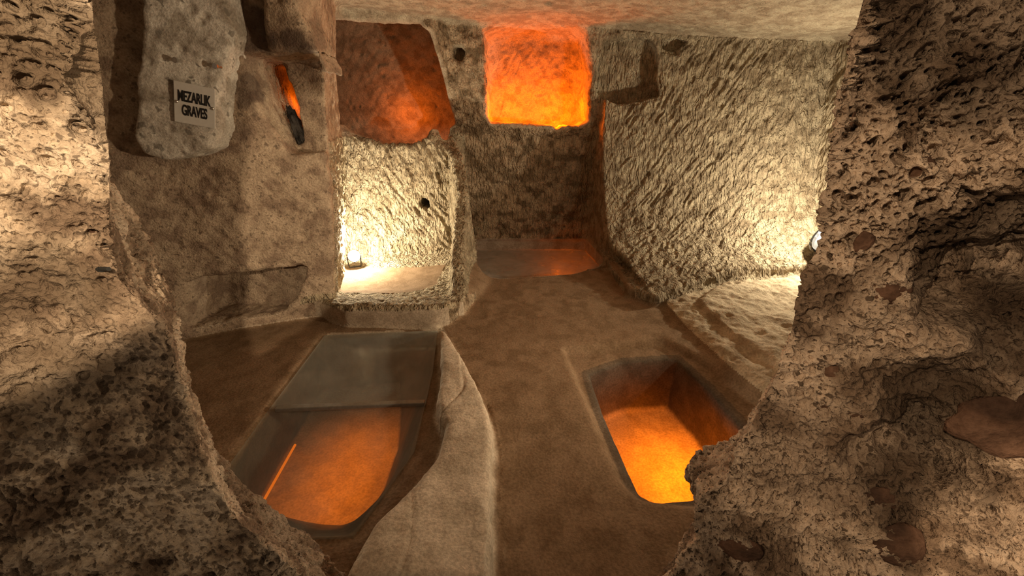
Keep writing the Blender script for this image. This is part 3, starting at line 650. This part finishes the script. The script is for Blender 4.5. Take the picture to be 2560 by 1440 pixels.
# ------------------------------------------------------------------ glass covers over the graves
def clip(pts, p0, p1, keep):
    out = []; f = lambda q: ((p1[0] - p0[0]) * (q[1] - p0[1]) - (p1[1] - p0[1]) * (q[0] - p0[0])) * keep
    for i in range(len(pts)):
        a, b = pts[i - 1], pts[i]; fa, fb = f(a), f(b)
        if (fa >= 0) != (fb >= 0): t = fa / (fa - fb); out.append((a[0] + t * (b[0] - a[0]), a[1] + t * (b[1] - a[1])))
        if fb >= 0: out.append(b)
    return out
def prism(pts, z0, z1, org):
    bm = bmesh.new(); lo_ = [bm.verts.new((x - org[0], y - org[1], z0 - org[2])) for x, y in pts]; hi_ = [bm.verts.new((x - org[0], y - org[1], z1 - org[2])) for x, y in pts]
    n_ = len(pts)
    for i in range(n_): bm.faces.new((lo_[i], lo_[(i + 1) % n_], hi_[(i + 1) % n_], hi_[i]))
    bm.faces.new(hi_); bm.faces.new(lo_[::-1]); bmesh.ops.recalc_face_normals(bm, faces=bm.faces); return bm
b0, b1 = xy([(600, 1026), (1075, 1006)], 0.0)
org = Vector((-.9, 2.0, -.01))
gc = tag(empty('glass_cover', org), 'hazy glass cover with a cross bar over the nearer left grave', 'glass cover')
bm_obj('pane', prism(clip(PIT_L, b0, b1, 1), -.010, 0.0, org), M['glass3'], gc); bm_obj('pane', prism(clip(PIT_L, b0, b1, -1), -.010, 0.0, org), M['glass'], gc)
bm = bmesh.new(); bl = xy([(690, 1022), (1062, 1007)], 0.004); d_ = Vector((bl[1][0] - bl[0][0], bl[1][1] - bl[0][1], 0)); mm = Matrix.Translation(Vector((*[(bl[0][k] + bl[1][k]) / 2 for k in (0, 1)], .004)) - org) @ Matrix.Rotation(math.atan2(d_.y, d_.x), 4, 'Z')
boxm(bm, mm, d_.length, .032, .022, .004); bm_obj('cross_bar', bm, M['bar'], gc)
org = Vector((.25, 4.4, -.10))
gt = tag(empty('glass_cover', org), 'glass cover sunk in the grave trough under the back wall', 'glass cover')
cx_, cy_ = .25, 4.4
bm_obj('pane', prism([(cx_ + (x - cx_) * .985, cy_ + (y - cy_) * .985) for x, y in TROUGH], -.11, -.10, org), M['glass2'], gt)

# ------------------------------------------------------------------ small stones and ironwork
def clast(parent, jname, px, py, rp, mat, name='embedded_stone', flat=.30):
    Vj, N = JV[jname]; k = surf_pt(Vj, px, py, True); c = Vector(Vj[k].tolist()); nn = Vector(N[k].tolist()); r = rp / FPX * (c - Vector((0, 0, CH))).length
    bm = bmesh.new(); bmesh.ops.create_icosphere(bm, subdivisions=3, radius=1.0)
    co = np.array([v.co for v in bm.verts]); nz = fbm(co * 1.7 + px, 3, 5) * .45
    a_ = random.uniform(0, 3)
    for v, q in zip(bm.verts, nz): v.co *= 1 + q; v.co.x *= 1.25
    bm.transform(Matrix.Translation(c - nn * r * .12) @ nn.to_track_quat('Z', 'Y').to_matrix().to_4x4() @ Matrix.Rotation(a_, 4, 'Z') @ Matrix.Diagonal((r, r, r * flat, 1)))
    o = bm_obj(name, bm, mat, parent, True); mesh_attrs(o.data, 60); return o
for px, py, rp in [(2082, 937, 19), (2228, 727, 24), (2161, 604, 16), (2530, 1070, 52), (1848, 1372, 34), (2255, 1366, 30), (2205, 1250, 22), (2060, 1010, 14), (2140, 1040, 13), (2300, 420, 16), (2130, 300, 11)]:
    clast(jr, 'wall_near_right', px, py, rp, M['clast'])
tag(clast(jl, 'wall_near_left', 222, 578, 20, M['clast']), 'rust-red stone set in the rock')
Vj, N = JV['wall_near_left']; k = surf_pt(Vj, 250, 671, True); c = Vector(Vj[k].tolist()); nn = Vector(N[k].tolist())
bm = bmesh.new(); e_ = Vector((.026, -.010, .003)); rod(bm, (0, 0, 0), e_, .0038, 10); rod(bm, Vector((-.010, .004, 0)), Vector((.004, 0, 0)), .0065, 8)
pg = bm_obj('iron_peg', bm, M['iron']); pg.location = c + nn * .004; tag(pg, 'short black iron peg stuck in the left foreground rock', 'peg')
sp = atY(744, 318, 3.02)
bm = bmesh.new(); bmesh.ops.create_icosphere(bm, subdivisions=4, radius=1.0); co = np.array([v.co for v in bm.verts]); nz = fbm(co * 2.6, 4, 21)
for v, q in zip(bm.verts, nz): v.co *= 1 + .9 * q
bm.transform(Matrix.Rotation(R(-16), 4, 'Y') @ Matrix.Diagonal((.032, .05, .115, 1))); ds = bm_obj('dark_stone', bm, M['dark_stone'], None, True); ds.location = sp; mesh_attrs(ds.data, 50)
tag(ds, 'black lumpy stone wedged in the foot of the orange slit', 'stone')

# ------------------------------------------------------------------ lamps
def floodlight(name, loc, aim, r, label, foot, bulb):
    """round lamp: tapered housing, open reflector bowl, rim, glowing bulb, yoke and foot"""
    root = tag(empty(name, (loc[0], loc[1], foot)), label, 'lamp'); L = Vector(loc) - root.location; d = Vector(aim).normalized()
    bm = bmesh.new(); rod(bm, L - d * r * 1.3, L, r * .55, 28, r, False); rod(bm, L - d * r * 1.32, L - d * r * 1.28, r * .55, 28); bm_obj('housing', bm, M['iron'], root, False)
    bm = bmesh.new(); rod(bm, L - d * r * .8, L - d * r * .01, r * .30, 28, r * .96, False); bmesh.ops.reverse_faces(bm, faces=bm.faces); bm_obj('reflector', bm, M['dish'], root, True)
    bm = bmesh.new(); rod(bm, L - d * r * .05, L + d * r * .12, r * 1.06, 28, r * 1.06, False); rod(bm, L - d * r * .05, L + d * r * .12, r * .94, 28, r * .94, False); bm_obj('rim', bm, M['steel'], root)
    bm = bmesh.new(); bmesh.ops.create_uvsphere(bm, u_segments=20, v_segments=12, radius=bulb, matrix=Matrix.Translation(L - d * r * .25)); bm_obj('bulb', bm, M['lamp_on'], root, True)
    sd = d.cross(Vector((0, 0, 1))).normalized(); bm = bmesh.new(); base = Vector((L.x, L.y, 0)) - d * r * .6; base.z = 0.005
    for s_ in (-1, 1):
        rod(bm, L - d * r * .6 + sd * s_ * r * 1.05, base + sd * s_ * r * .9, r * .09, 8)
    rod(bm, base - sd * r * .9, base + sd * r * .9, r * .12, 8); bm_obj('yoke', bm, M['iron'], root)
    return root, Vector(loc) + d * r * .3
Lb = atY(885, 640, 3.84)
fl_, pb = floodlight('floodlight', Lb, (.40, -.85, .35), .06, 'small glaring floodlight standing in the lit rock bay', .055, .036)
light('bay_lamp_light', 'POINT', pb + Vector((.02, -.06, .14)), 76, COOL, 0.03)
Lr = atY(2092, 590, 3.50)
fl_, pr_ = floodlight('floodlight', Lr, (-.75, .05, .65), .20, 'grey bowl floodlight half hidden behind the right foreground rock', .17, .05)
light('scoop_lamp_light', 'POINT', pr_ + Vector((-.04, -.02, .24)), 84, COOL, 0.04)
light('niche_light', 'POINT', (-.02, 5.0, 1.45), 19, ORANGE, 0.04)
light('niche_light', 'POINT', (.52, 5.02, 1.43), 19, ORANGE, 0.04)
light('window_light', 'POINT', (-1.2, 5.08, 1.45), 5.8, ORANGE, 0.06)
light('slit_light', 'POINT', (atY(716, 215, 3.02)[0], 3.2, 1.50), .5, ORANGE, 0.02)
light('pit_left_light', 'AREA', (-.90, 1.75, -.06), 2.1, AMBER, .4, (-.90, 1.75, -.5), size_y=.8).data.spread = R(100)
light('pit_right_light', 'AREA', (.95, 1.62, -.06), 7, AMBER, .4, (.85, 1.78, -.5), size_y=.5).data.spread = R(110)
light('trough_light', 'POINT', (.62, 4.80, -.47), 5.0, ORANGE, 0.03)
bm = bmesh.new(); a_, b_ = Vector(atZ(738, 1112, -.43)), Vector(atZ(632, 1300, -.43)); rod(bm, Vector(), b_ - a_, .007, 8)
ls = bm_obj('light_strip', bm, M['strip']); ls.location = a_; tag(ls, 'glowing orange light strip along the left edge of the glass-covered grave', 'light strip')
# unseen rock over the head of the opening, added to shade the chamber
def shade_lintel(x, y, z): return np.maximum(np.maximum(np.abs(y - .86) - .14, 1.72 - z), z - 2.2)
lv, lq = field_mesh(lambda x, y, z: smax(shade_lintel(x, y, z), np.abs(x) - 1.9, .05), (-2, .6, 1.6), (2, 1.1, 2.3), .03, False, lambda p: fbm(p * 6, 3, 3) * .03)
lt = link('wall_near_top_shade', np_mesh('wall_near_top_shade', lv, lq, M['jamb_l'])); mesh_attrs(lt.data, 40)
tag(lt, 'unseen rock added over the head of the opening to shade the chamber', 'rock wall', kind='structure')
print('done', round(time.time() - T0, 1))
